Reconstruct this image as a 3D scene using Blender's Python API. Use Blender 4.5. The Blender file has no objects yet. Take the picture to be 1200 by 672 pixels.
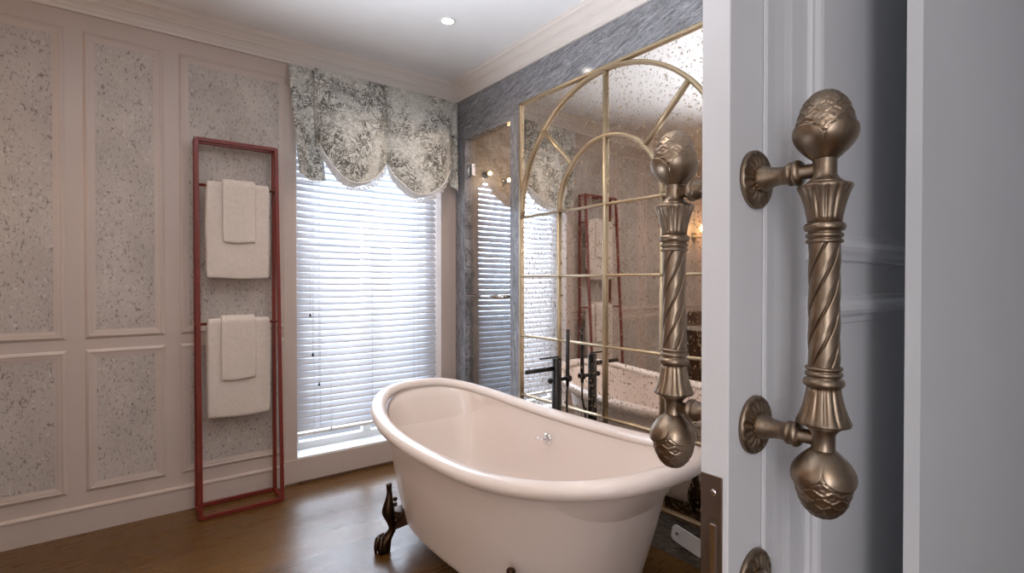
import bpy, bmesh, math, random
from mathutils import Vector, Matrix, noise
random.seed(7)
PI = math.pi
C = bpy.context.scene.collection
sc = bpy.context.scene
col = C

# ------------------------------------------------------------------ materials
def newmat(name):
    m = bpy.data.materials.new(name); m.use_nodes = True
    nt = m.node_tree; b = nt.nodes['Principled BSDF']
    return m, nt, b
def setp(b, base=None, rough=None, metal=None, spec=None, coat=None, sheen=None, trans=None, ior=None):
    if base is not None: b.inputs['Base Color'].default_value = (*base, 1)
    if rough is not None: b.inputs['Roughness'].default_value = rough
    if metal is not None: b.inputs['Metallic'].default_value = metal
    if spec is not None: b.inputs['Specular IOR Level'].default_value = spec
    if coat is not None: b.inputs['Coat Weight'].default_value = coat; b.inputs['Coat Roughness'].default_value = .05
    if sheen is not None: b.inputs['Sheen Weight'].default_value = sheen
    if trans is not None: b.inputs['Transmission Weight'].default_value = trans
    if ior is not None: b.inputs['IOR'].default_value = ior
def N(nt, t, **kw):
    n = nt.nodes.new(t)
    for k, v in kw.items():
        if k in n.inputs: n.inputs[k].default_value = v
        else: setattr(n, k, v)
    return n
def coords(nt, scale=(1,1,1), rot=(0,0,0)):
    tc = N(nt, 'ShaderNodeTexCoord'); mp = N(nt, 'ShaderNodeMapping')
    mp.inputs['Rotation'].default_value = rot
    m2 = N(nt, 'ShaderNodeMapping'); m2.inputs['Scale'].default_value = scale
    nt.links.new(tc.outputs['Object'], mp.inputs['Vector']); nt.links.new(mp.outputs['Vector'], m2.inputs['Vector']); return m2.outputs['Vector']
def tex(nt, vec, scale, detail=4, rough=.55, dist=0):
    n = N(nt, 'ShaderNodeTexNoise'); n.inputs['Scale'].default_value = scale; n.inputs['Detail'].default_value = detail
    n.inputs['Roughness'].default_value = rough; n.inputs['Distortion'].default_value = dist
    nt.links.new(vec, n.inputs['Vector']); return n.outputs['Fac']
def ramp(nt, fac, stops, interp='LINEAR'):
    r = N(nt, 'ShaderNodeValToRGB'); r.color_ramp.interpolation = interp
    e = r.color_ramp.elements
    while len(e) < len(stops): e.new(.5)
    for i, (p, c) in enumerate(stops):
        e[i].position = p; e[i].color = (*c, 1) if len(c) == 3 else c
    nt.links.new(fac, r.inputs['Fac']); return r.outputs['Color']
def g(v): return (v, v, v)
def mixc(nt, fac, a, b, mode='MIX'):
    n = N(nt, 'ShaderNodeMix', data_type='RGBA', blend_type=mode)
    for sock, v in ((n.inputs[0], fac), (n.inputs[6], a), (n.inputs[7], b)):
        if isinstance(v, (int, float)): sock.default_value = v
        elif isinstance(v, tuple): sock.default_value = (*v, 1)
        else: nt.links.new(v, sock)
    return n.outputs[2]
def math_(nt, op, a, b=None):
    n = N(nt, 'ShaderNodeMath', operation=op)
    for i, v in enumerate((a, b)):
        if v is None: continue
        if isinstance(v, (int, float)): n.inputs[i].default_value = v
        else: nt.links.new(v, n.inputs[i])
    return n.outputs[0]
def bump(nt, b, h, strength=.3, dist=.01):
    n = N(nt, 'ShaderNodeBump'); n.inputs['Strength'].default_value = strength; n.inputs['Distance'].default_value = dist
    nt.links.new(h, n.inputs['Height']); nt.links.new(n.outputs['Normal'], b.inputs['Normal'])
def painted(name, colr, rough=.45, var=.03):
    m, nt, b = newmat(name); setp(b, colr, rough)
    v = coords(nt); f = tex(nt, v, 3, 3)
    c = ramp(nt, f, [(.3, tuple(x*(1-var) for x in colr)), (.7, tuple(min(1, x*(1+var)) for x in colr))])
    nt.links.new(c, b.inputs['Base Color']); f2 = tex(nt, v, 180, 2); bump(nt, b, f2, .04, .002)
    return m

M = {}
M['wall'] = painted('cream_wall_paint', (.52, .425, .37), .42)
M['door'] = painted('white_door_paint', (.70, .70, .72), .38)
M['hall'] = painted('hall_wall_paint', (.64, .65, .67), .6)
M['ceiling'] = painted('ceiling_paint', (.80, .80, .80), .7)
M['crown'] = painted('crown_paint', (.66, .60, .55), .5)
M['window_white'] = painted('window_white_paint', (.80, .79, .77), .35)
M['rug'] = painted('white_plastic', (.88, .86, .83), .35)

m, nt, b = newmat('wallpaper_flecked'); setp(b, rough=.7); M['paper'] = m
v = coords(nt, (1, 1, .55)); big = tex(nt, v, 5, 4)
base = ramp(nt, big, [(.3, (.41, .355, .315)), (.7, (.54, .475, .425))])
f1 = tex(nt, v, 95, 3, .6, .4); f2 = tex(nt, v, 48, 4, .65, 1.2)
k1 = ramp(nt, f1, [(.58, g(0)), (.66, g(1))]); k2 = ramp(nt, f2, [(.60, g(0)), (.65, g(1))])
c = mixc(nt, math_(nt, 'MULTIPLY', k1, .75), base, (.20, .165, .13)); c = mixc(nt, math_(nt, 'MULTIPLY', k2, .65), c, (.11, .09, .075))
f3 = tex(nt, v, 60, 2); k3 = ramp(nt, f3, [(.3, g(1)), (.38, g(0))]); c = mixc(nt, math_(nt, 'MULTIPLY', k3, .35), c, (.75, .72, .68))
nt.links.new(c, b.inputs['Base Color']); bump(nt, b, f1, .15, .003)

def marble(name, rot, scale, dark=(.06, .06, .064), mid=(.235, .232, .245), light=(.50, .50, .52), rough=.12):
    m, nt, b = newmat(name); setp(b, rough=rough, spec=.4)
    v = coords(nt, scale, rot)
    d = tex(nt, v, 2.2, 3); 
    a = N(nt, 'ShaderNodeVectorMath', operation='ADD'); nt.links.new(v, a.inputs[0])
    nn = N(nt, 'ShaderNodeTexNoise'); nn.inputs['Scale'].default_value = 1.6; nt.links.new(v, nn.inputs['Vector'])
    s = N(nt, 'ShaderNodeVectorMath', operation='SCALE'); s.inputs['Scale'].default_value = .5
    nt.links.new(nn.outputs['Color'], s.inputs[0]); nt.links.new(s.outputs[0], a.inputs[1])
    f = tex(nt, a.outputs[0], 7, 9, .72, .5)
    c = ramp(nt, f, [(.30, dark), (.46, mid), (.56, tuple(x*1.25 for x in mid)), (.72, light)])
    w = tex(nt, a.outputs[0], 9, 5, .6, 1.0); band = ramp(nt, w, [(.46, g(0)), (.495, g(1)), (.505, g(1)), (.54, g(0))])
    c = mixc(nt, math_(nt, 'MULTIPLY', band, .75), c, dark)
    nt.links.new(c, b.inputs['Base Color']); return m
M['marble'] = marble('grey_marble', (math.radians(14), 0, 0), (1, 1.1, 7.5))
M['marble_pier'] = marble('grey_marble_vertical', (math.radians(6), 0, 0), (1, 7, .9))
M['marble_plinth'] = marble('brown_grey_marble', (math.radians(8), 0, 0), (1, 2, 9), (.05, .04, .035), (.20, .17, .14), (.36, .31, .26))
M['marble_shower'] = marble('shower_marble', (math.radians(10), math.radians(20), 0), (2, 2, 1.4), (.10, .075, .055), (.26, .21, .17), (.42, .35, .29), .3)

m, nt, b = newmat('wood_floor'); setp(b, rough=.27, spec=.45); M['floor'] = m
v = coords(nt)
br = N(nt, 'ShaderNodeTexBrick'); br.offset = .37; br.squash = 1
for k, val in (('Scale', 1), ('Mortar Size', .0018), ('Brick Width', 1.9), ('Row Height', .19), ('Bias', 0)): br.inputs[k].default_value = val
br.inputs['Color1'].default_value = (.125, .056, .012, 1); br.inputs['Color2'].default_value = (.175, .082, .019, 1); br.inputs['Mortar'].default_value = (.06, .03, .012, 1)
nt.links.new(v, br.inputs['Vector'])
gv = coords(nt, (1.2, 14, 1)); gr = tex(nt, gv, 5, 7, .6, .5)
gc = ramp(nt, gr, [(.3, g(.62)), (.7, g(1.0))])
c = mixc(nt, 1.0, br.outputs['Color'], gc, 'MULTIPLY'); nt.links.new(c, b.inputs['Base Color'])
rr = ramp(nt, gr, [(.3, g(.36)), (.7, g(.24))]); nt.links.new(rr, b.inputs['Roughness'])
bump(nt, b, gr, .06, .002)

m, nt, b = newmat('tub_enamel'); setp(b, (.78, .70, .65), .33, coat=.4); M['enamel'] = m
v = coords(nt); f = tex(nt, v, 2, 2); nt.links.new(ramp(nt, f, [(.3, (.765, .655, .585)), (.7, (.785, .675, .605))]), b.inputs['Base Color'])

m, nt, b = newmat('antique_mirror'); M['mirror'] = m
setp(b, (.90, .85, .80), .025, 1.0)
v = coords(nt); a1 = tex(nt, v, 75, 3, .6, .3); a2 = tex(nt, v, 38, 4, .65, .8); mask = tex(nt, v, 2.2, 3)
mk = ramp(nt, mask, [(.38, g(.0)), (.62, g(.03))])
k1 = ramp(nt, math_(nt, 'ADD', a1, mk), [(.615, g(0)), (.645, g(1))]); k2 = ramp(nt, math_(nt, 'ADD', a2, mk), [(.64, g(0)), (.665, g(1))])
k = math_(nt, 'MAXIMUM', k1, k2)
sp = N(nt, 'ShaderNodeBsdfPrincipled'); sp.inputs['Base Color'].default_value = (.30, .21, .12, 1); sp.inputs['Roughness'].default_value = .5; sp.inputs['Metallic'].default_value = .3
mx = N(nt, 'ShaderNodeMixShader'); nt.links.new(math_(nt, 'MULTIPLY', k, .85), mx.inputs[0]); nt.links.new(b.outputs[0], mx.inputs[1]); nt.links.new(sp.outputs[0], mx.inputs[2])
nt.links.new(mx.outputs[0], nt.nodes['Material Output'].inputs[0])

def metal(name, colr, rough, var=.3, bs=0.0):
    m, nt, b = newmat(name); setp(b, colr, rough, 1.0)
    v = coords(nt, (1, 1, .35)); f = tex(nt, v, 45, 5, .65)
    nt.links.new(ramp(nt, f, [(.3, tuple(x*(1-var) for x in colr)), (.7, colr)]), b.inputs['Base Color'])
    nt.links.new(ramp(nt, f, [(.3, g(rough*1.3)), (.7, g(rough*.8))]), b.inputs['Roughness'])
    if bs: bump(nt, b, tex(nt, coords(nt, (1, 1, .05)), 700, 2), bs, .0005)
    return m
M['bronze'] = metal('antique_bronze', (.36, .275, .20), .38, .45, .05)
M['gold'] = metal('brushed_gold', (.52, .41, .27), .38, .08)
M['chrome'] = metal('polished_chrome', (.8, .8, .82), .08, .05)
M['black'] = metal('black_bronze', (.045, .04, .038), .35, .3); 
M['foot'] = metal('dark_bronze_foot', (.085, .05, .03), .36, .5)
M['plate'] = metal('lock_plate_bronze', (.26, .20, .16), .42, .15)
m, nt, b = newmat('red_lacquer'); setp(b, (.25, .022, .014), .4); M['red'] = m
v = coords(nt); nt.links.new(ramp(nt, tex(nt, v, 20, 3), [(.3, (.14, .017, .009)), (.7, (.185, .022, .012))]), b.inputs['Base Color'])
m, nt, b = newmat('terry_towel'); setp(b, (.78, .69, .62), .9, sheen=.4); M['towel'] = m
v = coords(nt); f = tex(nt, v, 420, 2); bump(nt, b, f, .7, .004)
nt.links.new(ramp(nt, tex(nt, v, 60, 3), [(.3, (.66, .565, .49)), (.7, (.72, .62, .545))]), b.inputs['Base Color'])

# slats: thin, slightly translucent white
m, nt, b = newmat('blind_slat'); M['slat'] = m
setp(b, (.86, .87, .90), .45)
nt.links.new(ramp(nt, tex(nt, coords(nt), 8, 2), [(.3, (.84, .85, .88)), (.7, (.88, .89, .92))]), b.inputs['Base Color'])
tl = N(nt, 'ShaderNodeBsdfTranslucent'); tl.inputs[0].default_value = (.93, .95, 1, 1)
mx = N(nt, 'ShaderNodeMixShader'); mx.inputs[0].default_value = .19
nt.links.new(b.outputs[0], mx.inputs[1]); nt.links.new(tl.outputs[0], mx.inputs[2]); nt.links.new(mx.outputs[0], nt.nodes['Material Output'].inputs[0])

# toile fabric
m, nt, b = newmat('toile_fabric'); M['toile'] = m; setp(b, rough=.85, sheen=.2)
v = coords(nt); w = N(nt, 'ShaderNodeTexNoise'); w.inputs['Scale'].default_value = 9; nt.links.new(v, w.inputs['Vector'])
s = N(nt, 'ShaderNodeVectorMath', operation='SCALE'); s.inputs['Scale'].default_value = .14; nt.links.new(w.outputs['Color'], s.inputs[0])
a = N(nt, 'ShaderNodeVectorMath', operation='ADD'); nt.links.new(v, a.inputs[0]); nt.links.new(s.outputs[0], a.inputs[1])
ln = tex(nt, a.outputs[0], 21, 4, .6, 1.2)
lines = ramp(nt, ln, [(.44, g(0)), (.475, g(1)), (.525, g(1)), (.56, g(0))])
leaf = ramp(nt, tex(nt, a.outputs[0], 46, 3, .6, 1.5), [(.53, g(0)), (.59, g(1))])
reg = ramp(nt, tex(nt, v, 6.5, 3, .55, .6), [(.40, g(.3)), (.56, g(1))])
k = math_(nt, 'MULTIPLY', math_(nt, 'MAXIMUM', lines, leaf), reg)
basec = ramp(nt, tex(nt, v, 5, 3), [(.3, (.76, .735, .67)), (.7, (.88, .855, .79))])
nt.links.new(mixc(nt, math_(nt, 'MULTIPLY', k, .88), basec, (.085, .08, .065)), b.inputs['Base Color'])
tl = N(nt, 'ShaderNodeBsdfTranslucent'); nt.links.new(mixc(nt, math_(nt, 'MULTIPLY', k, .88), basec, (.085, .08, .065)), tl.inputs[0])
mx = N(nt, 'ShaderNodeMixShader'); mx.inputs[0].default_value = .35
nt.links.new(b.outputs[0], mx.inputs[1]); nt.links.new(tl.outputs[0], mx.inputs[2]); nt.links.new(mx.outputs[0], nt.nodes['Material Output'].inputs[0])
m, nt, b = newmat('fringe_thread'); setp(b, (.82, .80, .78), .9); M['fringe'] = m

def glass(name, refl, tint):
    m, nt, b = newmat(name); nt.nodes.remove(b)
    gl = N(nt, 'ShaderNodeBsdfGlossy'); gl.inputs['Roughness'].default_value = .015; gl.inputs['Color'].default_value = (.86, .93, 1, 1)
    tr = N(nt, 'ShaderNodeBsdfTransparent'); tr.inputs[0].default_value = (*tint, 1)
    lw = N(nt, 'ShaderNodeLayerWeight'); lw.inputs[0].default_value = .5
    fr = N(nt, 'ShaderNodeMath', operation='MULTIPLY_ADD'); nt.links.new(math_(nt, 'POWER', lw.outputs['Facing'], 2), fr.inputs[0]); fr.inputs[1].default_value = .5; fr.inputs[2].default_value = refl
    mx = N(nt, 'ShaderNodeMixShader'); nt.links.new(fr.outputs[0], mx.inputs[0]); nt.links.new(tr.outputs[0], mx.inputs[1]); nt.links.new(gl.outputs[0], mx.inputs[2])
    nt.links.new(mx.outputs[0], nt.nodes['Material Output'].inputs[0]); return m
M['shower_glass'] = glass('shower_glass', .12, (.93, .91, .88))
M['glass'] = glass('window_glass', .03, (.95, .97, 1))
def emis(name, colr, st):
    m, nt, b = newmat(name); setp(b, (.9, .9, .9), .5)
    b.inputs['Emission Color'].default_value = (*colr, 1); b.inputs['Emission Strength'].default_value = st; return m
M['lamp'] = emis('downlight_glow', (1, .93, .85), 45)
M['bulb'] = emis('warm_bulb', (1, .66, .30), 26)
m, nt, b = newmat('dark_walnut'); setp(b, (.10, .05, .028), .4); M['walnut'] = m
v = coords(nt, (1, 8, 8)); nt.links.new(ramp(nt, tex(nt, v, 6, 6, .6, .5), [(.3, (.06, .028, .016)), (.7, (.13, .066, .036))]), b.inputs['Base Color'])
M['stone'] = painted('pale_stone', (.66, .60, .55), .2, .06)
m, nt, b = newmat('exterior_stucco'); setp(b, (.42, .38, .36), .9); M['stucco'] = m

# ------------------------------------------------------------------ mesh helpers
class MB:
    def __init__(s): s.bm = bmesh.new()
    def vf(s, verts, faces, smooth=False):
        vs = [s.bm.verts.new(v) for v in verts]
        for f in faces:
            try:
                fc = s.bm.faces.new([vs[i] for i in f]); fc.smooth = smooth
            except ValueError: pass
        return s
    def box(s, x0, x1, y0, y1, z0, z1):
        x0, x1 = sorted((x0, x1)); y0, y1 = sorted((y0, y1)); z0, z1 = sorted((z0, z1))
        return s.vf([(x0,y0,z0),(x1,y0,z0),(x1,y1,z0),(x0,y1,z0),(x0,y0,z1),(x1,y0,z1),(x1,y1,z1),(x0,y1,z1)],
                    [(3,2,1,0),(4,5,6,7),(0,1,5,4),(1,2,6,5),(2,3,7,6),(3,0,4,7)])
    def loft(s, rings, closed=True, cap=True, smooth=True, loop=False):
        n = len(rings[0]); verts = [v for r in rings for v in r]; faces = []
        m_ = len(rings); lim = m_ if loop else m_-1
        for i in range(lim):
            for j in range(n if closed else n-1):
                a = i*n+j; b_ = i*n+(j+1) % n; i2 = (i+1) % m_
                faces.append((a, b_, i2*n+(j+1) % n, i2*n+j))
        if cap and not loop: faces.append(tuple(range(n))[::-1]); faces.append(tuple(range((m_-1)*n, m_*n)))
        return s.vf(verts, faces, smooth)
    def tube(s, pts, r, seg=10, cap=True, smooth=True, sq=False, loop=False):
        pts = [Vector(p) for p in pts]; rings = []; up = None
        for i, p in enumerate(pts):
            if loop: d = (pts[(i+1) % len(pts)]-pts[i-1]).normalized()
            else: d = (pts[min(i+1, len(pts)-1)]-pts[max(i-1, 0)]).normalized()
            if up is None:
                up = Vector((0, 0, 1)) if abs(d.z) < .9 else Vector((0, 1, 0))
            a = d.cross(up).normalized(); b_ = a.cross(d).normalized(); up = b_
            rr = r[i] if isinstance(r, (list, tuple)) else r
            k = 4 if sq else seg; off = PI/4 if sq else 0
            rings.append([p+a*rr*math.cos(2*PI*j/k+off)+b_*rr*math.sin(2*PI*j/k+off) for j in range(k)])
        return s.loft(rings, cap=cap, smooth=smooth and not sq, loop=loop)
    def lathe(s, prof, seg=32, mat=None, fn=None, smooth=True):
        rings = []
        for (r, z) in prof:
            ring = []
            for j in range(seg):
                t = 2*PI*j/seg; rr = max(fn(r, z, t) if fn else r, .0001)
                v = Vector((rr*math.cos(t), rr*math.sin(t), z)); ring.append(mat @ v if mat else v)
            rings.append(ring)
        return s.loft(rings, smooth=smooth)
    def sphere(s, c, r, seg=14, sc3=(1, 1, 1)):
        c = Vector(c); rings = []
        for i in range(1, seg//2):
            a = PI*i/(seg//2)
            rings.append([c+Vector((r*sc3[0]*math.sin(a)*math.cos(2*PI*j/seg), r*sc3[1]*math.sin(a)*math.sin(2*PI*j/seg), -r*sc3[2]*math.cos(a))) for j in range(seg)])
        return s.loft(rings)
    def grid(s, nu, nv, fn, smooth=True):
        verts = [fn(i/nu, j/nv) for j in range(nv+1) for i in range(nu+1)]
        return s.vf(verts, [(j*(nu+1)+i, j*(nu+1)+i+1, (j+1)*(nu+1)+i+1, (j+1)*(nu+1)+i) for j in range(nv) for i in range(nu)], smooth)
    def build(s, name, mat, parent=None, bevel=0, loc=None, solid=0, sub=0, seg=2, auto=False):
        bmesh.ops.recalc_face_normals(s.bm, faces=s.bm.faces)
        me = bpy.data.meshes.new(name); s.bm.to_mesh(me); s.bm.free()
        o = bpy.data.objects.new(name, me); C.objects.link(o); me.materials.append(mat)
        if loc is not None: o.location = loc
        if parent is not None: o.parent = parent
        if solid: q = o.modifiers.new('solid', 'SOLIDIFY'); q.thickness = solid; q.offset = 0
        if sub: q = o.modifiers.new('sub', 'SUBSURF'); q.levels = sub; q.render_levels = sub
        if bevel: q = o.modifiers.new('bevel', 'BEVEL'); q.width = bevel; q.segments = seg; q.limit_method = 'ANGLE'
        return o
def thing(name, label, cat, loc=(0, 0, 0), rz=0, group=None):
    o = bpy.data.objects.new(name, None); C.objects.link(o); o.location = loc; o.rotation_euler = (0, 0, rz)
    o.empty_display_size = .1; o['label'] = label; o['category'] = cat
    if group: o['group'] = group
    return o
def struct(o, label, cat='room'):
    o['kind'] = 'structure'; o['label'] = label; o['category'] = cat; return o
def dup(root, loc, rz, label, group=None):
    def cp(o, par):
        c = o.copy(); C.objects.link(c)
        if par is not None: c.parent = par
        for ch in kids.get(o.name, []): cp(ch, c)
        return c
    kids = {}
    for o in list(C.objects):
        if o.parent: kids.setdefault(o.parent.name, []).append(o)
    r = cp(root, None); r.location = loc; r.rotation_euler = (0, 0, rz); r['label'] = label
    if group: r['group'] = group
    return r

# ------------------------------------------------------------------ dimensions
H = 1.29; YA = 3.42; XB = 2.05; ZC = 2.78; XL = -1.9; YC = .40; PP = dict(y=YA)
# ------------------------------------------------------------------ room shell
o = MB().box(XL-.2, 3.3, -1.7, 3.75, -.08, 0).build('floor', M['floor']); struct(o, 'glossy brown wood plank floor', 'floor')
o = MB().box(XL-.2, 3.3, .25, 3.75, ZC, ZC+.1).build('ceiling', M['ceiling']); struct(o, 'plain white bathroom ceiling', 'ceiling')
# back wall with window opening x .876..1.916, z .163..2.5
WX0, WX1, WZ0, WZ1 = .876, 1.916, .163, 2.52
w = MB(); w.box(XL, WX0, YA, YA+.22, 0, ZC); w.box(WX1, XB+.055, YA, YA+.22, 0, ZC)
w.box(WX0, WX1, YA, YA+.22, 0, WZ0); w.box(WX0, WX1, YA, YA+.22, WZ1, ZC)
wa = w.build('wall_back', M['wall']); struct(wa, 'cream panelled wall behind the towel rack with flecked wallpaper insets', 'wall')
cols_ = [(-1.81, -1.33), (-1.17, -.92), (-.76, -.278), (-.112, .137), (.30, .776)]
def frame_prof(x0, x1, z0, z1, wd, parent):
    # picture-frame moulding (outer rectangle x0..x1, z0..z1), stepped section
    prof = [(0, 0), (0, .001), (.004, .004), (.012, .0085), (.018, .009), (.021, .0065), (.028, .006), (.036, .0045), (.042, .003), (.047, .0025), (.047, 0)]
    rings = []
    for (cx, cz, sx, sz) in ((x0, z0, 1, 1), (x1, z0, -1, 1), (x1, z1, -1, -1), (x0, z1, 1, -1)):
        rings.append([Vector((cx+sx*a*wd/.047, YA-d, cz+sz*a*wd/.047)) for a, d in prof])
    MB().loft(rings, closed=False, cap=False, smooth=False, loop=True).build('panel_molding', M['wall'], parent)
for (a, b_) in cols_:
    for (z0, z1) in ((.252, .892), (1.04, 2.522)):
        MB().box(a-.01, b_+.01, YA-.0015, YA, z0-.01, z1+.01).build('wallpaper_panel', M['paper'], wa)
        frame_prof(a-.047, b_+.047, z0-.047, z1+.047 if z1 < 1 else z1+.047, .047, wa)
def sweep(prof, x0, x1, axis, wall, flip=1):
    rings = []
    for t in (x0, x1):
        rings.append([Vector((t, wall-d, z)) if axis == 'x' else Vector((wall-d, t, z)) for d, z in prof])
    return rings
bbp = [(0, 0), (.016, 0), (.016, .118), (.020, .122), (.020, .130), (.012, .136), (0, .138)]
o = MB().loft(sweep(bbp, XL, .80, 'x', YA), smooth=False).build('baseboard_back', M['wall']); struct(o, 'cream baseboard under the wall panels', 'baseboard')
o = MB().loft(sweep([(0, .014), (.016, .014), (.016, .155), (0, .160)], .80, XB, 'x', YA), smooth=False).build('baseboard_window', M['wall']); struct(o, 'plain cream board under the window', 'baseboard')
o = MB().box(.88, XB, YA-.03, YA, 0, .013).build('trim_4', M['walnut']); struct(o, 'thin brown wooden strip along the floor below the window', 'trim')
crown = [(0, 2.655), (.014, 2.655), (.014, 2.672), (.020, 2.678), (.026, 2.69), (.040, 2.705), (.050, 2.712), (.050, 2.722), (.058, 2.728), (.075, 2.745), (.092, 2.755), (.098, 2.765), (.098, ZC), (0, ZC)]
o = MB().loft(sweep(crown, XL, XB, 'x', YA), smooth=False).build('trim_1', M['crown']); struct(o, 'cream crown moulding above the panelled wall and window', 'crown moulding')
o = MB().loft(sweep(crown, YC, YA, 'y', XB), smooth=False).build('trim_2', M['crown']); struct(o, 'white crown moulding above the grey marble wall', 'crown moulding')
# right wall: marble with shower opening
DY0, DY1, DZ = 2.72, 3.285, 2.355
wb = MB().box(XB, XB+.055, YC, DY0, 0, ZC).box(XB, XB+.055, DY0, YA, DZ, ZC).build('wall_right', M['marble']); struct(wb, 'polished grey veined marble wall behind the arched mirror', 'wall')
MB().box(XB-.001, XB+.054, DY0-.001, 2.61, 0, DZ+.02).build('marble_pier', M['marble_pier'], wb)
MB().box(XB-.001, XB+.054, DY1, YA, 0, DZ).build('marble_pier', M['marble_pier'], wb)
MB().box(XB-.002, XB, YC, 2.61, 0, .195).build('marble_plinth', M['marble_plinth'], wb)
# shower room behind
sh = MB().box(XB+.055, 3.2, YA, YA+.1, 0, ZC).box(3.1, 3.2, 2.2, YA, 0, ZC).box(XB+.055, 3.2, 2.1, 2.2, 0, ZC)
o = sh.build('wall_shower', M['marble_shower']); struct(o, 'brown marble shower walls seen through the glass door', 'wall')
o = MB().box(XL-.1, XL, YC-.2, YA+.2, 0, ZC).build('wall_left', M['wall']); struct(o, 'cream left wall out of frame', 'wall')
# front wall (between hall and bathroom)
wf = MB().box(.9, XB+.1, .227, .246, 0, ZC).box(1.5, XB+.1, .398, .47, 0, ZC).box(XL, -.55, .227, .40, 0, ZC).box(-.55, .9, .227, .40, 2.5, ZC)
o = wf.build('wall_front', M['hall']); struct(o, 'plain pale grey wall beside the sliding door', 'wall')
hw = MB().box(XL, 2.3, -1.6, -1.5, 0, 2.7).box(XL-.1, XL, -1.6, .3, 0, 2.7).box(2.2, 2.3, -1.6, .3, 0, 2.7)
o = hw.build('wall_hall', M['hall']); struct(o, 'pale grey hall walls behind the viewpoint', 'wall')
o = MB().box(XL-.1, 2.3, -1.6, .25, 2.7, 2.78).build('ceiling_hall', M['ceiling']); struct(o, 'white hall ceiling', 'ceiling')

# ------------------------------------------------------------------ window
win = MB()
yw = YA+.17
for (x0, x1, z0, z1) in ((WX0, WX0+.05, WZ0, WZ1), (WX1-.05, WX1, WZ0, WZ1), (WX0+.05, WX1-.05, WZ0, WZ0+.05), (WX0+.05, WX1-.05, WZ1-.06, WZ1), ((WX0+WX1)/2-.03, (WX0+WX1)/2+.03, WZ0+.05, WZ1-.06)):
    win.box(x0, x1, yw-.02, yw+.03, z0, z1)
wo = win.build('window_1', M['window_white'], bevel=.003); struct(wo, 'tall white framed window behind the blind', 'window')
MB().box(WX0+.05, WX1-.05, yw+.002, yw+.008, WZ0+.05, WZ1-.06).build('window_pane', M['glass'], wo)
MB().box(WX0, WX1, YA-.012, yw, WZ0-.012, WZ0+.004).build('window_sill', M['window_white'], wo, bevel=.003)
MB().box(WX1, WX1+.085, YA-.01, YA, WZ0-.012, WZ1).build('window_casing', M['wall'], wo, bevel=.003)
MB().box(WX0-.08, WX0, YA-.008, YA, WZ0-.012, WZ1).build('window_casing', M['wall'], wo, bevel=.003)
# blind
bl = thing('venetian_blind', 'white horizontal slat blind lowered over the tall window', 'blind', ((WX0+WX1)/2, YA+.075, 0))
bx0, bx1 = -.515, .515
s = MB(); pitch = .0435; zz = .33; tl_ = math.radians(50); n = 0
while zz < 2.45:
    rings = []
    t = tl_+math.radians(random.uniform(-2, 2)); dz = random.uniform(-.001, .001)
    for x in (bx0, 0, bx1):
        ring = []
        sag = -.0012 if x == 0 else 0
        for k in range(6):
            u = (k/5-.5)*.05; cu = .0035*(1-(2*u/.05)**2)
            ring.append(Vector((x, -u*math.cos(t)+cu*math.sin(t)*-1, zz+dz+sag-u*math.sin(t)*-1*-1+cu*math.cos(t))))
        rings.append(ring)
    s.loft(rings, closed=False, cap=False); zz += pitch; n += 1
s.build('slats', M['slat'], bl, solid=.0016)
MB().box(bx0, bx1, -.026, .026, .282, .30).build('bottom_rail', M['window_white'], bl, bevel=.003)
MB().box(bx0, bx1, -.028, .028, 2.46, 2.51).build('head_rail', M['window_white'], bl, bevel=.003)
cm = MB()
for x in (-.40, -.36, .36, .32, 0):
    cm.tube([(x, -.029, .29), (x, -.029, 2.46)], .0011, 5)
cm.build('ladder_cord', M['window_white'], bl)
for i, (x, z) in enumerate(((-.425, 1.06), (-.41, .80), (-.37, .60))):
    p = MB().tube([(x, -.036, z+.02), (x+.002*i, -.034, 2.46)], .0012, 5).build('pull_cord', M['window_white'], bl)
    MB().lathe([(.002, 0), (.007, 0), (.006, .01), (.002, .022)], 10, Matrix.Translation((x, -.036, z))).build('cord_tassel', M['black'], p)
p = MB().tube([(-.29, -.032, .34), (-.29, -.032, .9)], .0012, 5).build('pull_cord', M['window_white'], bl)
MB().lathe([(.009, 0), (.012, .004), (.006, .02), (.003, .05)], 10, Matrix.Translation((-.29, -.034, .29))).build('cord_tassel', M['window_white'], p)

# ------------------------------------------------------------------ balloon valance
va = thing('balloon_valance', 'toile patterned balloon valance with two scallops above the window', 'valance', (0, YA, 0))
import bisect
def interp(tab, x):
    xs = [t[0] for t in tab]
    if x <= xs[0]: return tab[0][1]
    if x >= xs[-1]: return tab[-1][1]
    i = bisect.bisect_right(xs, x)-1
    (a, b0), (c_, d_) = tab[i], tab[i+1]
    t = (x-a)/(c_-a); return b0+(d_-b0)*t
VX0, VX1 = .815, 2.04
YV = -.07
edge = [(.99, 2.14), (1.02, 2.075), (1.06, 2.01), (1.10, 1.96), (1.15, 1.925), (1.20, 1.918), (1.26, 1.935), (1.32, 1.965), (1.38, 2.02), (1.42, 2.07), (1.445, 2.115),
        (1.46, 2.06), (1.49, 2.00), (1.54, 1.945), (1.60, 1.90), (1.645, 1.89), (1.70, 1.90), (1.77, 1.935), (1.84, 1.985), (1.90, 2.07), (1.93, 2.12)]
def lobe(x):
    for a, b_ in ((.97, 1.445), (1.445, 1.945)):
        if a <= x <= b_: return math.sin(PI*(x-a)/(b_-a))
    return 0
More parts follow.
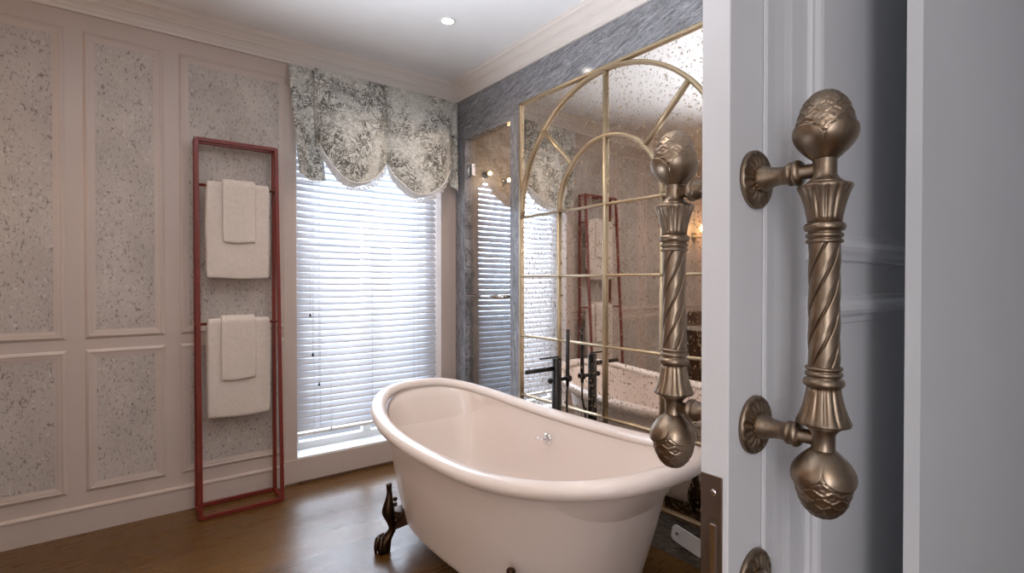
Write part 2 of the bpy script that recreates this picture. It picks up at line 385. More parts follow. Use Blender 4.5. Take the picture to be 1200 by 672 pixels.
def vfront(u, v):
    x = .965+(1.96-.965)*u; zb = interp(edge, x); zt = 2.635
    z = zt+(zb-zt)*v
    L = lobe(x)
    y = YV-.02-(.125*L**.6)*math.sin(min(1, v*1.02)*PI*.62)**1.1
    y += .006*math.sin(x*70+v*5)*(1-L)**2*(v**.5)+.003*math.sin(x*140)*(1-v)**3
    y += .012*math.sin(v*26+L*5)*(1-L)**3*v
    y += .012*noise.noise(Vector((x*5, v*3, 1)))*v
    return (x, y, z)
MB().grid(150, 60, vfront).build('front_panel', M['toile'], va, solid=.003)
def tail(side):
    # pleated side tail: falls from the top corner, gathered folds fanning at its foot
    def fn(u, v):
        if side < 0:
            xa = .815+.06*v; xb = .985+.055*v; x = xa+(xb-xa)*u
            zb = 1.965-.02*math.sin(u*PI)-.03*u
        else:
            xa = 1.935-.01*v; xb = 2.035-.005*v; x = xa+(xb-xa)*u
            zb = 2.06-.11*u
        z = 2.635+(zb-2.635)*v
        y = YV+.012-.022*math.sin(u*PI*3+.5)*(.25+.75*v)-.02*v
        return (x, y, z)
    return MB().grid(36, 30, fn).build('side_tail', M['toile'], va, solid=.003)
tail(-1); tail(1)
# cream piping along the bottom edges
def edgept(x, dz=0):
    zb = interp(edge, x); u = (x-.965)/(1.96-.965)
    p = vfront(u, 1); return Vector((x, p[1]-.004, zb+dz))
for a, b_ in ((.99, 1.44), (1.452, 1.93)):
    MB().tube([edgept(a+(b_-a)*i/40) for i in range(41)], .0045, 8).build('piping', M['fringe'], va)
# folded back hem and hanging bead fringe
for a, b_ in ((.985, 1.43), (1.458, 1.90)):
    fr = MB(); nn = 46
    for i in range(nn+1):
        x = a+(b_-a)*i/nn; p = edgept(x); p.y += .010
        L = .036+.010*math.sin(i*2.1)
        fr.tube([p, p+Vector((random.uniform(-.004, .004), 0, -L))], [.0034, .0018], 5)
        fr.sphere(p+Vector((0, 0, -L-.004)), .0062, 8)
    q = fr.build('bead_fringe', M['fringe'], va); q['kind'] = 'stuff'
fr = MB()
for i in range(16):
    x = .885+.13*i/15; p = Vector((x, YV-.02, 1.95-.01*math.sin(i/15*PI)))
    fr.tube([p, p+Vector((0, 0, -.022))], [.002, .0012], 5); fr.sphere(p+Vector((0, 0, -.024)), .0045, 8)
q = fr.build('bead_fringe', M['fringe'], va); q['kind'] = 'stuff'
def lining(u, v):
    x = .985+(1.92-.985)*u; zb = interp(edge, x)-.012; zt = zb+.10
    return (x, YV-.012-.05*lobe(x)*.5, zt+(zb-zt)*v)
MB().grid(100, 6, lining).build('lining', M['fringe'], va, solid=.002)

# ------------------------------------------------------------------ towel rack
rk = thing('towel_rack', 'tall red metal freestanding towel rack against the panelled wall', 'towel rack', (.53, 3.29, 0))
def L_(x, y, z): return (x-.53, y-3.29, z)
r_ = .0135
for x in (.325, .735):
    MB().tube([L_(x, 3.195, .01), L_(x, 3.315, 2.085)], r_, sq=True).build('front_post', M['red'], rk)
    MB().tube([L_(x, 3.385, .01), L_(x, 3.385, 2.085)], r_, sq=True).build('rear_post', M['red'], rk)
    MB().tube([L_(x, 3.195, .013), L_(x, 3.385, .013)], r_, sq=True).build('base_bar', M['red'], rk)
    MB().tube([L_(x, 3.315, 2.08), L_(x, 3.385, 2.08)], r_, sq=True).build('top_bar', M['red'], rk)
for y in (3.195, 3.385): MB().tube([L_(.325, y, .013), L_(.735, y, .013)], r_, sq=True).build('base_bar', M['red'], rk)
for y in (3.315, 3.385): MB().tube([L_(.325, y, 2.08), L_(.735, y, 2.08)], r_, sq=True).build('top_bar', M['red'], rk)
def fy(z): return 3.195+.12*(z/2.085)
for z in (1.83, 1.05):
    for x in (.325, .735): MB().tube([L_(x, fy(z), z), L_(x, 3.385, z)], .008, sq=True).build('side_rung', M['red'], rk)
    MB().tube([L_(.325, 3.33, z), L_(.735, 3.33, z)], .008, 12).build('towel_bar', M['red'], rk)
def towel(x0, x1, zbar, zf, zb, off, th, label, group, fold=0):
    # sheet draped over a bar: closed thick strip in the y-z plane, swept along x
    yc = 3.33
    path = []
    nf = 18
    for i in range(nf+1): path.append((-off, zf+(zbar-zf)*i/nf))
    for i in range(1, 8):
        a = PI*i/8; path.append((-off*math.cos(a), zbar+off*math.sin(a)))
    for i in range(nf+1): path.append((off, zbar+(zb-zbar)*i/nf))
    nx = 26; cx = (x0+x1)/2
    def P(i, j, side):
        t = i/nx; x = x0+(x1-x0)*t; py, pz = path[j]
        if j == 0: d = Vector((0, path[1][0]-path[0][0], path[1][1]-path[0][1]))
        elif j == len(path)-1: d = Vector((0, path[j][0]-path[j-1][0], path[j][1]-path[j-1][1]))
        else: d = Vector((0, path[j+1][0]-path[j-1][0], path[j+1][1]-path[j-1][1]))
        d.normalize(); nrm = Vector((0, -d.z, d.y))
        w_ = max(0, (zbar-pz))
        wob = .010*w_*noise.noise(Vector((x*9+off*90, pz*4, off*50)))*1.0
        edge_ = .5 if (i in (0, nx)) else 1
        p = Vector((x, yc+py, pz))+nrm*(side*th/2*edge_)
        p.y += wob*(-1 if j < len(path)/2 else .3); p.z += (.004*math.sin(t*PI*2+off*70) if j in (0, len(path)-1) else 0)
        p.x += .004*noise.noise(Vector((pz*6, off*40, i*.01)))
        return p-Vector((cx, yc, zbar))
    rings = []
    for i in range(nx+1):
        rings.append([P(i, j, 1) for j in range(len(path))]+[P(i, j, -1) for j in reversed(range(len(path)))])
    o = MB().loft(rings).build('towel', M['towel'], loc=(cx, yc, zbar), sub=1)
    o['label'] = label; o['category'] = 'towel'; o['group'] = group
    return o
G = 'towels on the rack'
towel(.366, .70, 1.835, 1.305, 1.40, .017, .014, 'large cream bath towel hanging from the upper bar of the red rack', G)
towel(.447, .622, 1.838, 1.51, 1.58, .032, .013, 'small cream hand towel laid over the upper bath towel', G)
towel(.366, .70, 1.056, .51, .60, .017, .014, 'large cream bath towel hanging from the lower bar of the red rack', G)
towel(.437, .618, 1.059, .725, .80, .032, .013, 'small cream hand towel laid over the lower bath towel', G)

# ------------------------------------------------------------------ arched mirror
MY0, MY1, MZ0, MZ1 = 1.148, 2.592, .20, 2.425
mc = 1.87; zs = 1.70
mi = thing('arched_mirror', 'large antique speckled wall mirror with gold arched window grid', 'mirror', (XB, mc, MZ0))
def ml(y, z, d=0): return Vector((-d, y-mc, z-MZ0))
MB().box(-.006, -.0022, MY0-mc, MY1-mc, 0, MZ1-MZ0).build('mirror_glass', M['mirror'], mi)
D_ = .012
def bar(p, q, nm='glazing_bar', r=.0075): MB().tube([ml(*p, D_), ml(*q, D_)], r, 8).build(nm, M['gold'], mi)
fr = [(MY0, MZ0), (MY1, MZ0), (MY1, MZ1), (MY0, MZ1)]
for i in range(4):
    (a, b_), (c_, d_) = fr[i], fr[(i+1) % 4]
    mbx = MB(); y0, y1 = sorted((a, c_)); z0, z1 = sorted((b_, d_))
    mbx.box(-.022, -.002, y0-mc-.009, y1-mc+.009, z0-MZ0-.009, z1-MZ0+.009).build('frame_bar', M['gold'], mi, bevel=.004)
hz = [1.70, 1.322, .943, .563]
for z in hz: bar((MY0, z), (MY1, z))
R1 = .715; R2 = .362
bar((mc, MZ0), (mc, zs+R1), r=.0125)
for s_ in (-1, 1):
    bar((mc+s_*R2, MZ0), (mc+s_*R2, zs), r=.010)
    bar((mc+s_*R2*math.cos(PI/4), zs+R2*math.sin(PI/4)), (mc+s_*R1*math.cos(PI/4), zs+R1*math.sin(PI/4)), r=.0115)
for R in (R1, R2):
    MB().tube([ml(mc+R*math.cos(PI*i/48), zs+R*math.sin(PI*i/48), D_+.001) for i in range(49)], .0115, 8).build('arch_bar', M['gold'], mi)
for z in hz:
    for y in (mc-R2, mc, mc+R2): MB().sphere(ml(y, z, D_+.004), .011, 10).build('boss', M['gold'], mi)

# ------------------------------------------------------------------ shower door
sd = thing('shower_door', 'frameless shower glass door set in the grey marble opening', 'door', (XB+.035, DY0, 0))
MB().box(0, .009, .004, DY1-DY0-.004, .01, DZ-.006).build('glass_panel', M['shower_glass'], sd, bevel=.001)
hl = MB().tube([(-.055, .045, 1.185), (-.055, .50, 1.185)], .010, 14).build('towel_bar_handle', M['chrome'], sd)
for y in (.07, .475): MB().tube([(-.055, y, 1.185), (0, y, 1.185)], .009, 12).build('handle_post', M['chrome'], hl)
for z in (2.08, .30):
    hg = MB().box(-.012, .02, DY1-DY0-.06, DY1-DY0-.002, z, z+.09).build('hinge', M['chrome'], sd, bevel=.002)
    MB().tube([(-.012, DY1-DY0-.01, z+.01), (-.012, DY1-DY0-.01, z+.08)], .007, 10).build('hinge_pin', M['chrome'], hg)
# shower lamps on end wall
def wall_lamp(x, z, label):
    t = thing('shower_lamp', label, 'lamp', (x, YA, z), 0, 'lamps in the shower')
    MB().lathe([(.001, 0), (.03, 0), (.03, .012), (.012, .02), (.008, .05)], 20, Matrix.Rotation(PI/2, 4, 'X')).build('wall_plate', M['chrome'], t)
    MB().sphere((0, -.06, 0), .016, 16).build('bulb', M['bulb'], t)
wall_lamp(2.33, 2.15, 'small warm lamp glowing behind the shower glass, nearer the hinge')
wall_lamp(2.52, 2.12, 'small warm lamp glowing behind the shower glass, nearer the mirror')

# ------------------------------------------------------------------ bathtub
tb = thing('bathtub', 'white clawfoot bathtub with rolled rim standing before the arched mirror', 'bathtub', (1.403, 1.877, 0), .022)
TA, TB_, HM, HE, NE, Q, RR = .892, .424, .576, .676, 2.651, 2.478, .036
NT = 160
def sup(t, a, b_, n):
    c_, s_ = math.cos(t), math.sin(t)
    return b_*math.copysign(abs(c_)**(2/n), c_), a*math.copysign(abs(s_)**(2/n), s_)
def rimz(y): return HM+(HE-HM)*abs(y/TA)**Q
ring0 = []
# even spacing of parameter by arc length
dense = [sup(2*PI*i/4000, TA, TB_, NE) for i in range(4001)]
acc = [0]
for i in range(1, 4001): acc.append(acc[-1]+math.hypot(dense[i][0]-dense[i-1][0], dense[i][1]-dense[i-1][1]))
pts = []
for j in range(NT):
    i = bisect.bisect_left(acc, acc[-1]*j/NT); pts.append(dense[min(i, 4000)])
def nrm(j):
    a = pts[(j+1) % NT]; b_ = pts[j-1]; v = Vector((a[1]-b_[1], -(a[0]-b_[0]), 0)).normalized(); return v
NR = [nrm(j) for j in range(NT)]
# rolled rim
rings = []
for j in range(NT):
    x, y = pts[j]; c_ = Vector((x, y, rimz(y))); n_ = NR[j]
    rings.append([c_+n_*RR*1.08*math.cos(2*PI*k/20)+Vector((0, 0, RR*.86*math.sin(2*PI*k/20))) for k in range(20)])
MB().loft(rings, loop=True).build('rolled_rim', M['enamel'], tb)
# outer shell
OUT = [(1.0, .915, .91), (.94, .935, .885), (.825, .945, .86), (.708, .94, .84), (.59, .93, .82), (.474, .917, .80), (.357, .90, .779), (.24, .881, .757), (.169, .868, .743), (.108, .856, .731), (.07, .835, .71), (.045, .79, .67), (.025, .70, .60), (.008, .58, .5), (0, .4, .38)]
ZB = .10
def shell(tab, zb, inset):
    rs = []
    for (h, sx, sy) in tab:
        ring = []
        for j in range(NT):
            x, y = pts[j]; zt = rimz(y)-.012
            ring.append(Vector((x*sx, y*sy, zb+(zt-zb)*h)))
        rs.append(ring)
    return rs
def smooth_tab(tab, n=5):
    out = []
    for i in range(len(tab)-1):
        p0 = tab[max(i-1, 0)]; p1 = tab[i]; p2 = tab[i+1]; p3 = tab[min(i+2, len(tab)-1)]
        for k in range(n):
            t = k/n
            out.append(tuple(.5*((2*b_)+(-a+c_)*t+(2*a-5*b_+4*c_-d_)*t*t+(-a+3*b_-3*c_+d_)*t**3) for a, b_, c_, d_ in zip(p0, p1, p2, p3)))
    out.append(tab[-1]); return out
INN = [(1.0, .904, .953), (.95, .902, .944), (.8, .885, .89), (.65, .865, .83), (.5, .84, .79), (.36, .805, .75), (.24, .765, .705), (.14, .70, .65), (.06, .60, .57), (.01, .44, .44), (0, .2, .2)]
MB().loft(shell(smooth_tab(OUT)+[(0, .2, .2), (0, .004, .004)], ZB, 0), cap=False).build('outer_shell', M['enamel'], tb)
MB().loft(shell(smooth_tab(INN)+[(-.002, .1, .1), (-.003, .004, .004)], ZB+.03, 0), cap=False).build('basin', M['enamel'], tb)
# overflow
ovx = .331
ov = MB().lathe([(.001, 0), (.033, 0), (.033, .005), (.026, .010), (.012, .012), (.001, .013)], 28, Matrix.Translation((ovx+.005, .10, .475)) @ Matrix.Rotation(-PI/2-.1, 4, 'Y')).build('overflow_cap', M['chrome'], tb)
MB().tube([(ovx-.01, .10, .475), (ovx-.03, .125, .478), (ovx-.032, .15, .48)], .004, 8).build('overflow_lever', M['chrome'], ov)
MB().lathe([(.001, 0), (.03, 0), (.03, .004), (.001, .006)], 24, Matrix.Translation((0, 0, ZB+.032))).build('drain', M['chrome'], tb)
# claw feet
def foot(px, py, ang):
    f = MB()
    path = [(.014, .325, .010, .012), (.014, .318, .014, .016), (.014, .305, .013, .014), (.013, .28, .013, .016), (.014, .25, .018, .026), (.018, .215, .026, .036), (.018, .185, .030, .038), (.008, .155, .026, .032), (.002, .13, .020, .026), (.0, .105, .018, .022), (.016, .08, .024, .026), (.034, .058, .032, .036), (.042, .035, .036, .040), (.040, .014, .033, .038), (.036, 0, .026, .030)]
    rs = []
    for (o_, z, ra, rb) in smooth_tab(path, 3):
        rs.append([Vector((o_+ra*math.cos(2*PI*k/20), rb*math.sin(2*PI*k/20), z)) for k in range(20)])
    f.loft(rs)
    ft = f.build('claw_foot', M['foot'], tb); ft.location = (px, py, 0); ft.rotation_euler = (0, 0, ang)
    c_ = MB()
    for k in (-1.15, -.4, .4, 1.15):
        d = Vector((math.cos(k), math.sin(k), 0)); b_ = Vector((.036, 0, 0))
        c_.tube([b_+d*.022+Vector((0, 0, .075)), b_+d*.036+Vector((0, 0, .055)), b_+d*.042+Vector((0, 0, .03)), b_+d*.044+Vector((0, 0, .004))], [.008, .012, .011, .005], 10)
    c_.build('claw', M['foot'], ft)
    s_ = MB()
    for sd_ in (-1, 1):
        s_.tube([Vector((-.03-.05*math.cos(a)*(1-a/7)*.5, sd_*(.028+.022*math.sin(a)*(1-a/7)), .21-.03*a*.8)) for a in [i*.35 for i in range(12)]], .007, 8)
        s_.sphere((-.02, sd_*.036, .16), .013, 10); s_.sphere((-.014, sd_*.03, .235), .011, 10)
    s_.vf([(-.11, -.055, .155), (-.01, -.035, .115), (-.01, .035, .115), (-.11, .055, .155), (-.11, -.055, .195), (-.01, -.03, .20), (-.01, .03, .20), (-.11, .055, .195)], [(0,1,2,3),(4,5,6,7),(0,1,5,4),(1,2,6,5),(2,3,7,6),(3,0,4,7)])
    s_.build('bracket', M['foot'], ft)
foot(-.376, .42, PI-.45); foot(-.372, -.50, PI+.45); foot(.376, .42, .45); foot(.35, -.38, -.05)

# ------------------------------------------------------------------ freestanding tap
tp = thing('bath_filler', 'black freestanding bath filler tap between the tub and the mirror', 'tap', (1.903, 2.10, 0))
MB().lathe([(.001, 0), (.055, 0), (.055, .008), (.028, .012)], 28).build('base_flange', M['black'], tp)
MB().tube([(0, 0, .008), (0, 0, .865)], .026, 24).build('column', M['black'], tp)
MB().tube([(0, 0, .81), (-.215, 0, .81)], .012, 16).build('spout', M['black'], tp)
MB().box(-.12, .012, -.008, .008, .868, .876).build('lever', M['black'], tp, bevel=.002)
MB().tube([(-.045, 0, .745), (.085, 0, .745)], [.010, .010], 14).build('cross_bar', M['black'], tp)
MB().sphere((-.047, 0, .745), .015, 12).build('knob', M['black'], tp)
MB().tube([(.085, -.018, .745), (.085, .018, .745)], .017, 16).build('cradle', M['black'], tp)
MB().tube([(.083, 0, .70), (.083, 0, .74), (.085, 0, 1.02)], [.008, .011, .011], 16).build('hand_shower', M['black'], tp)
MB().tube([(.083, 0, .70), (.080, .004, .62), (.07, -.012, .52), (.06, -.04, .42), (.055, -.02, .33), (.05, .01, .28), (.045, .02, .34), (.035, .03, .45), (.03, .02, .55)], .006, 10).build('hose', M['black'], tp)

# ------------------------------------------------------------------ sliding door with handles
DX0, DX1, DYN, DYF = .59, 1.49, .338, .376
dr = MB().box(DX0, DX1, DYN, DYF, .008, 2.45)
do = dr.build('door_1', M['door'], bevel=.0015); struct(do, 'white panelled sliding door standing half open at the right', 'door')
def door_frame(x0, x1, z0, z1, yy, sgn):
    prof = [(0, 0), (0, .003), (.004, .006), (.016, .007), (.028, .012), (.040, .014), (.052, .010), (.060, .004), (.075, .003), (.078, 0)]
    prof = [(a*.6, d*.9) for a, d in prof]
    rings = []
    for (cx, cz, sx, sz) in ((x0, z0, 1, 1), (x1, z0, -1, 1), (x1, z1, -1, -1), (x0, z1, 1, -1)):
        rings.append([Vector((cx+sx*a, yy-sgn*d, cz+sz*a)) for a, d in prof])
    MB().loft(rings, closed=False, cap=False, smooth=False, loop=True).build('panel_molding', M['door'], do)
for yy, sg in ((DYN, 1), (DYF, -1)):
    door_frame(.80, 1.40, 1.322, 2.34, yy, sg); door_frame(.80, 1.40, .14, 1.268, yy, sg)
    for x0 in (.669,):
        pr_ = [(0, 0), (0, .0025), (.004, .004), (.010, .0015), (.030, .0003), (.056, .0005), (.068, .0018), (.074, .003), (.079, .003), (.084, .0)]
        MB().loft([[Vector((x0+a, yy-sg*(d+.001), z)) for a, d in pr_] for z in (.012, 2.446)], smooth=False).build('stile_bead', M['door'], do)
# lock face plate on the leading edge
ye = (DYN+DYF)/2
lp = MB().box(DX0-.002, DX0+.001, ye-.0115, ye+.0175, .80, 1.046).build('lock_faceplate', M['plate'], do, bevel=.0006)
MB().box(DX0-.0035, DX0-.001, ye-.004, ye+.004, .84, .985).build('lock_bolt', M['chrome'], lp, bevel=.001)
MB().lathe([(.001, 0), (.0042, 0), (.0040, .0008), (.001, .001)], 16, Matrix.Translation((DX0-.002, ye, 1.025)) @ Matrix.Rotation(-PI/2, 4, 'Y')).build('screw', M['chrome'], lp)

def rosette(parent, loc, nrm_sign):
    def fn(r, z, t):
        return r
    rot = Matrix.Rotation(PI/2*nrm_sign, 4, 'X')   # +z -> -y for sign +1
    rs = []
    prof = [(.0375, 0), (.0375, .004), (.0355, .0065), (.033, .0072), (.030, .0062), (.026, .0075), (.021, .009), (.016, .0075), (.013, .007), (.0005, .007)]
    seg = 96
    for (r, z) in prof:
        ring = []
        for j in range(seg):
            t = 2*PI*j/seg; k = .5+.5*math.cos(t*16)
            zz_ = z+(.0032*k if .014 < r < .034 else 0)-(.0025 if .014 < r < .034 else 0)
            ring.append(Matrix.Translation(loc) @ rot @ Vector((r*math.cos(t), r*math.sin(t), zz_)))
        rs.append(ring)
    return MB().loft(rs).build('rosette', M['bronze'], parent)
HR = .86
def pull_handle(label, sgn):
    # local frame: bar at y = 0, z = 0 its middle; the door face lies at y = +off*sgn
    off = .083
    t = thing('pull_handle', label, 'door handle', (.650, DYN-off if sgn > 0 else DYF+off, 1.2627), 0, None)
    # shaft with spiral flutes
    def tw(r, z, a):
        ph = (a*5-z*165) % (2*PI)/(2*PI)
        gr_ = math.exp(-((min(ph, 1-ph))/.055)**2)
        return r*(1-.20*gr_-.12*abs(ph-.62)-.03*ph)
    prof = [(.0198*HR, -.073+.146*i/260) for i in range(261)]
    MB().lathe(prof, 150, None, tw).build('twisted_shaft', M['bronze'], t)
    for s_ in (1, -1):
        def Z(y): # pixel row of upper half -> local height
            return (345-y)*.000995
        # everything for upper end, mirrored for lower
        zsh = 0
        def sq_(z): return .0955+(z-.099)*.955 if z > .0985 else z
        def mz(pr): return [(r*HR, s_*sq_(z)) for r, z in pr]
        ringp = [(.0195, .086-.0), (.022, .0865), (.0228, .0885), (.022, .0905), (.0198, .0915), (.0198, .093), (.022, .094), (.023, .0965), (.022, .099), (.0198, .1), (.0198, .102), (.0235, .103), (.0252, .1065), (.0250, .110), (.0235, .1125), (.0205, .114)]
        ringp = [(r, .0715+(z-.086)*.86) for r, z in ringp]
        MB().lathe([(r*HR, s_*z) for r, z in ringp], 48).build('collar', M['bronze'], t)
        cap = [(.0205, .099), (.0215, .106), (.0232, .114), (.0258, .124), (.0290, .133), (.0325, .140), (.0335, .1425), (.0325, .1445), (.027, .146), (.024, .147)]
        def fl(r, z, a):
            zz_ = (abs(z)-.0955)/.955+.099; return r*(1-.07*abs(math.cos(a*7))**6*max(0, min(1, (zz_-.098)/.006, (.1435-zz_)/.006)))
        MB().lathe(mz(cap), 144, None, fl).build('fluted_capital', M['bronze'], t)
        neck = [(.024, .1465), (.022, .149), (.019, .151), (.0165, .154), (.0145, .157), (.0145, .175), (.016, .178)]
        MB().lathe(mz(neck), 40).build('neck', M['bronze'], t)
        # acorn body with overlapping scales
        body = []
        for i in range(70):
            u = i/69; z = .182+.078*u
            r = .0345*math.sqrt(max(0, 1-((u-.36)/.64)**2.1 if u > .36 else 1-((.36-u)/.42)**2))
            body.append((max(r, .0004), z))
        def sc_(r, z, a):
            u = ((abs(z)-.0955)/.955+.099-.182)/.078
            row = u*9; k = int(row); fr_ = row-k
            ph = ((a*9/(2*PI))+.5*(k % 2)) % 1
            # scale tip curve: v-shaped overlap
            h = fr_-(.7*abs(ph-.5)*2)
            bmp = .0014*(1-h)*(.7+.3*min(1, 8*abs(ph-.5))) if h > 0 else .0014*max(0, (-h)*.9)*(.7+.3*min(1, 8*abs(ph-.5)))
            return r+((bmp if u > .3 else 0)*(1 if r > .006 else r/.006))
        MB().lathe(mz(body), 140, None, sc_).build('acorn', M['bronze'], t)
        # leafy cup
        rs = []
        cupn = 22
        seg = 240
        for side in (0, 1):
            rng = range(cupn+1) if side == 0 else range(cupn, -1, -1)
            for i in rng:
                u = i/cupn; ring = []
                for j in range(seg):
                    a = 2*PI*j/seg
                    lf = abs(math.sin(a*2))**.38
                    ztop = .192+.024*lf
                    z = .176+(ztop-.176)*u
                    rr = .0388*math.sin(min(1, (.26+.74*((z-.176)/.032)))*PI/2) if z < .208 else .0388-.02*(z-.208)
                    rr = max(rr, .013)*HR; rr += .0016*lf*u - (.0020 if side else 0)
                    ring.append(Vector((rr*math.cos(a+.35), rr*math.sin(a+.35), s_*sq_(z))))
                rs.append(ring)
        MB().loft(rs, cap=True).build('leaf_cup', M['bronze'], t)
        # stand-off to the door
        zn = s_*.158
        R_ = Matrix.Translation((0, 0, zn)) @ Matrix.Rotation(-PI/2*sgn, 4, 'X')
        st = [(.0085, .010), (.0085, .024), (.013, .025), (.0155, .028), (.016, .031), (.0145, .033), (.012, .034), (.0145, .036), (.0145, .039), (.0115, .043), (.011, .050), (.012, .058), (.0145, .066), (.0165, .070), (.0165, .073), (.0155, .078)]
        so = MB().lathe(st, 36, R_).build('standoff', M['bronze'], t)
        rosette(t, Vector((0, sgn*off, zn)), sgn)
    return t
pull_handle('antique bronze pull handle with acorn ends on the face of the door nearest the viewer', 1)
pull_handle('antique bronze pull handle on the far side of the door, seen against the mirror', -1)
# key escutcheon
es = thing('key_escutcheon', 'round bronze escutcheon below the near pull handle', 'escutcheon', (.650, DYN, .905))
rosette(es, Vector((0, 0, 0)), 1)
MB().lathe([(.014, .006), (.014, .012), (.011, .016), (.009, .024), (.013, .028), (.014, .034), (.001, .036)], 30, Matrix.Rotation(PI/2, 4, 'X')).build('thumb_turn', M['bronze'], es)

# ------------------------------------------------------------------ small things
# downlights
def downlight(x, y, label):
    t = thing('downlight', label, 'ceiling light', (x, y, ZC), 0, 'ceiling downlights')
    MB().lathe([(.030, 0), (.044, -.001), (.046, -.004), (.042, -.006), (.032, -.004), (.030, 0)], 36).build('trim_ring', M['window_white'], t)
    MB().lathe([(.001, -.002), (.031, -.002), (.031, -.0005), (.001, -.0005)], 30).build('lens', M['lamp'], t)
    return t
downlight(1.485, 2.564, 'round recessed downlight in the ceiling above the bathtub')
for (x, y, lb) in ((-.2, 2.4, 'floor before the towel rack'), (-1.2, 1.4, 'left wall'), (.5, 1.2, 'doorway end of the bathtub')):
    d = downlight(x, y, 'round recessed ceiling downlight above the '+lb)
# white tag leaning at the marble plinth
tg = thing('hang_tag', 'white rounded plastic tag leaning on the marble plinth below the mirror', 'tag', (2.034, 1.36, .112))
rings = []
def rrect(w_, h_, r, n=6):
    out = []
    for (cx, cy, a0) in ((w_-r, h_-r, 0), (-w_+r, h_-r, PI/2), (-w_+r, -h_+r, PI), (w_-r, -h_+r, 1.5*PI)):
        for i in range(n+1): a = a0+PI/2*i/n; out.append((cx+r*math.cos(a), cy+r*math.sin(a)))
    return out
rp = rrect(.085, .040, .024)
ca, sa = math.cos(.18), math.sin(.18)
rings = [[Vector((dx, a*ca-b_*sa, a*sa+b_*ca)) for a, b_ in rp] for dx in (-.003, .003)]
MB().loft(rings, smooth=False).build('tag_plate', M['rug'], tg, bevel=.001)
MB().lathe([(.001, 0), (.008, 0), (.007, .004), (.001, .006)], 16, Matrix.Translation((-.003, .055, .012)) @ Matrix.Rotation(-PI/2, 4, 'Y')).build('grommet', M['plate'], tg)

# vanity and sconce: seen only in the mirror
vn = thing('vanity_cabinet', 'dark walnut vanity cabinet with stone top reflected in the mirror', 'cabinet', (-1.35, 3.15, 0))
MB().box(-.36, .36, -.24, .24, .08, .74).build('body', M['walnut'], vn, bevel=.004)
MB().box(-.38, .38, -.26, .25, .74, .79).build('countertop', M['stone'], vn, bevel=.004)
for x in (-.33, .33):
    for y in (-.21, .21): MB().box(x-.02, x+.02, y-.02, y+.02, 0, .08).build('leg', M['walnut'], vn)
for a, b_ in ((-.345, -.01), (.01, .345)):
    d = MB().box(a, b_, -.255, -.24, .11, .71).build('cabinet_door', M['walnut'], vn, bevel=.003)
    MB().sphere(((a+b_)/2+(.12 if a < 0 else -.12), -.267, .45), .012, 10).build('knob', M['gold'], d)
MB().box(-.36, .36, .19, .25, .79, .95).build('backsplash', M['walnut'], vn, bevel=.003)
sn = thing('wall_sconce', 'warm glowing brass wall sconce reflected in the mirror beside the far handle', 'wall lamp', (-1.12, YA, 1.80))
MB().lathe([(.001, 0), (.05, 0), (.05, .01), (.02, .02), (.012, .05)], 28, Matrix.Rotation(PI/2, 4, 'X')).build('wall_plate', M['gold'], sn)
MB().tube([(0, -.045, 0), (0, -.10, -.02), (0, -.12, .0), (0, -.12, .03)], .007, 10).build('arm', M['gold'], sn)
MB().lathe([(.012, .03), (.022, .035), (.022, .045), (.014, .05)], 20, Matrix.Translation((0, -.12, 0))).build('bulb_cup', M['gold'], sn)
MB().lathe([(.010, .05), (.022, .065), (.026, .085), (.018, .115), (.004, .135)], 20, Matrix.Translation((0, -.12, 0))).build('bulb', M['bulb'], sn)

ge = MB().box(-3, 6, 3.8, 12, -.5, -.4).build('ground_exterior', M['stucco']); struct(ge, 'grey ground outside the window', 'ground')
# exterior facade seen between the slats
ext = MB().box(-1, 4, 9.0, 9.3, -1, 2.0).build('wall_exterior', M['stucco']); struct(ext, 'blurred neighbouring wall outside the window', 'wall')

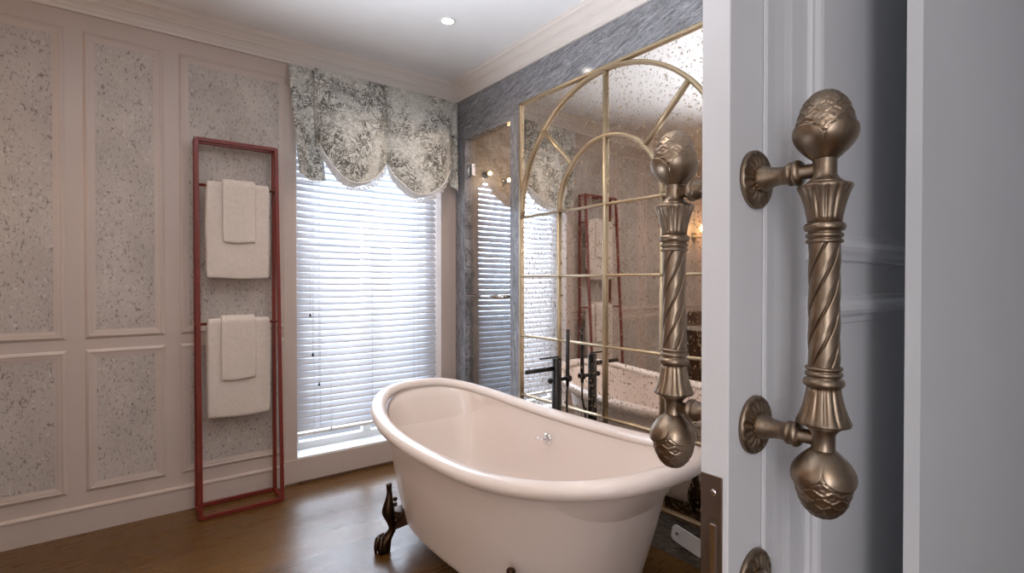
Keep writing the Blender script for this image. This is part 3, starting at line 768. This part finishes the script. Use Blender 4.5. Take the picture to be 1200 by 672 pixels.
# ------------------------------------------------------------------ lights
def area(name, loc, target, sx, sy, power, colr, spread=None):
    l = bpy.data.lights.new(name, 'AREA'); l.shape = 'RECTANGLE'; l.size = sx; l.size_y = sy; l.energy = power; l.color = colr
    if spread: l.spread = math.radians(spread)
    o = bpy.data.objects.new(name, l); C.objects.link(o); o.location = loc
    o.rotation_euler = (Vector(target)-Vector(loc)).to_track_quat('-Z', 'Y').to_euler(); return o
def point(name, loc, power, colr, r=.03):
    l = bpy.data.lights.new(name, 'POINT'); l.energy = power; l.color = colr; l.shadow_soft_size = r
    o = bpy.data.objects.new(name, l); C.objects.link(o); o.location = loc; return o
def spot(name, loc, power, colr, ang=110, r=.03):
    l = bpy.data.lights.new(name, 'SPOT'); l.energy = power; l.color = colr; l.spot_size = math.radians(ang); l.spot_blend = .8; l.shadow_soft_size = r
    o = bpy.data.objects.new(name, l); C.objects.link(o); o.location = loc; return o
area('window_daylight', (1.4, 4.4, 1.75), (1.4, 3.4, 1.3), 1.8, 2.0, 200, (.82, .90, 1))
for (x, y, p) in ((1.485, 2.564, 26), (-.2, 2.4, 14), (-1.2, 1.4, 14), (.5, 1.2, 30)):
    spot('downlight_beam', (x, y, ZC-.02), p, (1, .80, .64), 140)
point('sconce_light', (-1.12, 3.25, 1.88), 5, (1, .58, .28))
point('shower_light', (2.9, 2.5, 2.3), 26, (1, .78, .6))
area('bath_front_fill', (-1.1, .5, 1.6), (.3, 3.0, 1.1), 1.0, 1.2, 13, (1, .84, .72))  # added warm fill, out of view, lights the panelled wall head-on; no lamp there
area('ceiling_uplight_fill', (-.6, 1.8, .5), (.6, 1.35, 2.78), .6, .6, 45, (.84, .90, 1), 76)  # added cool uplight, unseen, brightens the ceiling; not a window
area('hall_window', (-1.4, -1.25, 1.5), (.9, .338, 1.3), .5, 2.0, 31, (.94, .94, 1))
area('hall_overhead_fill', (-1.0, -.9, 2.65), (-1.0, -.9, 0), .5, .5, 10, (1, .84, .66))  # added warm fill above the unseen hall, no fixture behind it

w = bpy.data.worlds.new('sky'); sc.world = w; w.use_nodes = True
w.node_tree.nodes['Background'].inputs[0].default_value = (.72, .84, 1, 1); w.node_tree.nodes['Background'].inputs[1].default_value = 2.2

# ------------------------------------------------------------------ camera
cd = bpy.data.cameras.new('camera'); cam = bpy.data.objects.new('camera', cd); C.objects.link(cam)
cd.sensor_width = 36; cd.lens = 18.0; cd.clip_start = .02
cam.location = (0, 0, H); cam.rotation_euler = (math.radians(90-.573), 0, math.radians(-37.2))
sc.camera = cam
sc.view_settings.view_transform = 'Standard'; sc.view_settings.look = 'None'
sc.view_settings.exposure = -0.3; sc.view_settings.gamma = 1; sc.view_settings.use_curve_mapping = False
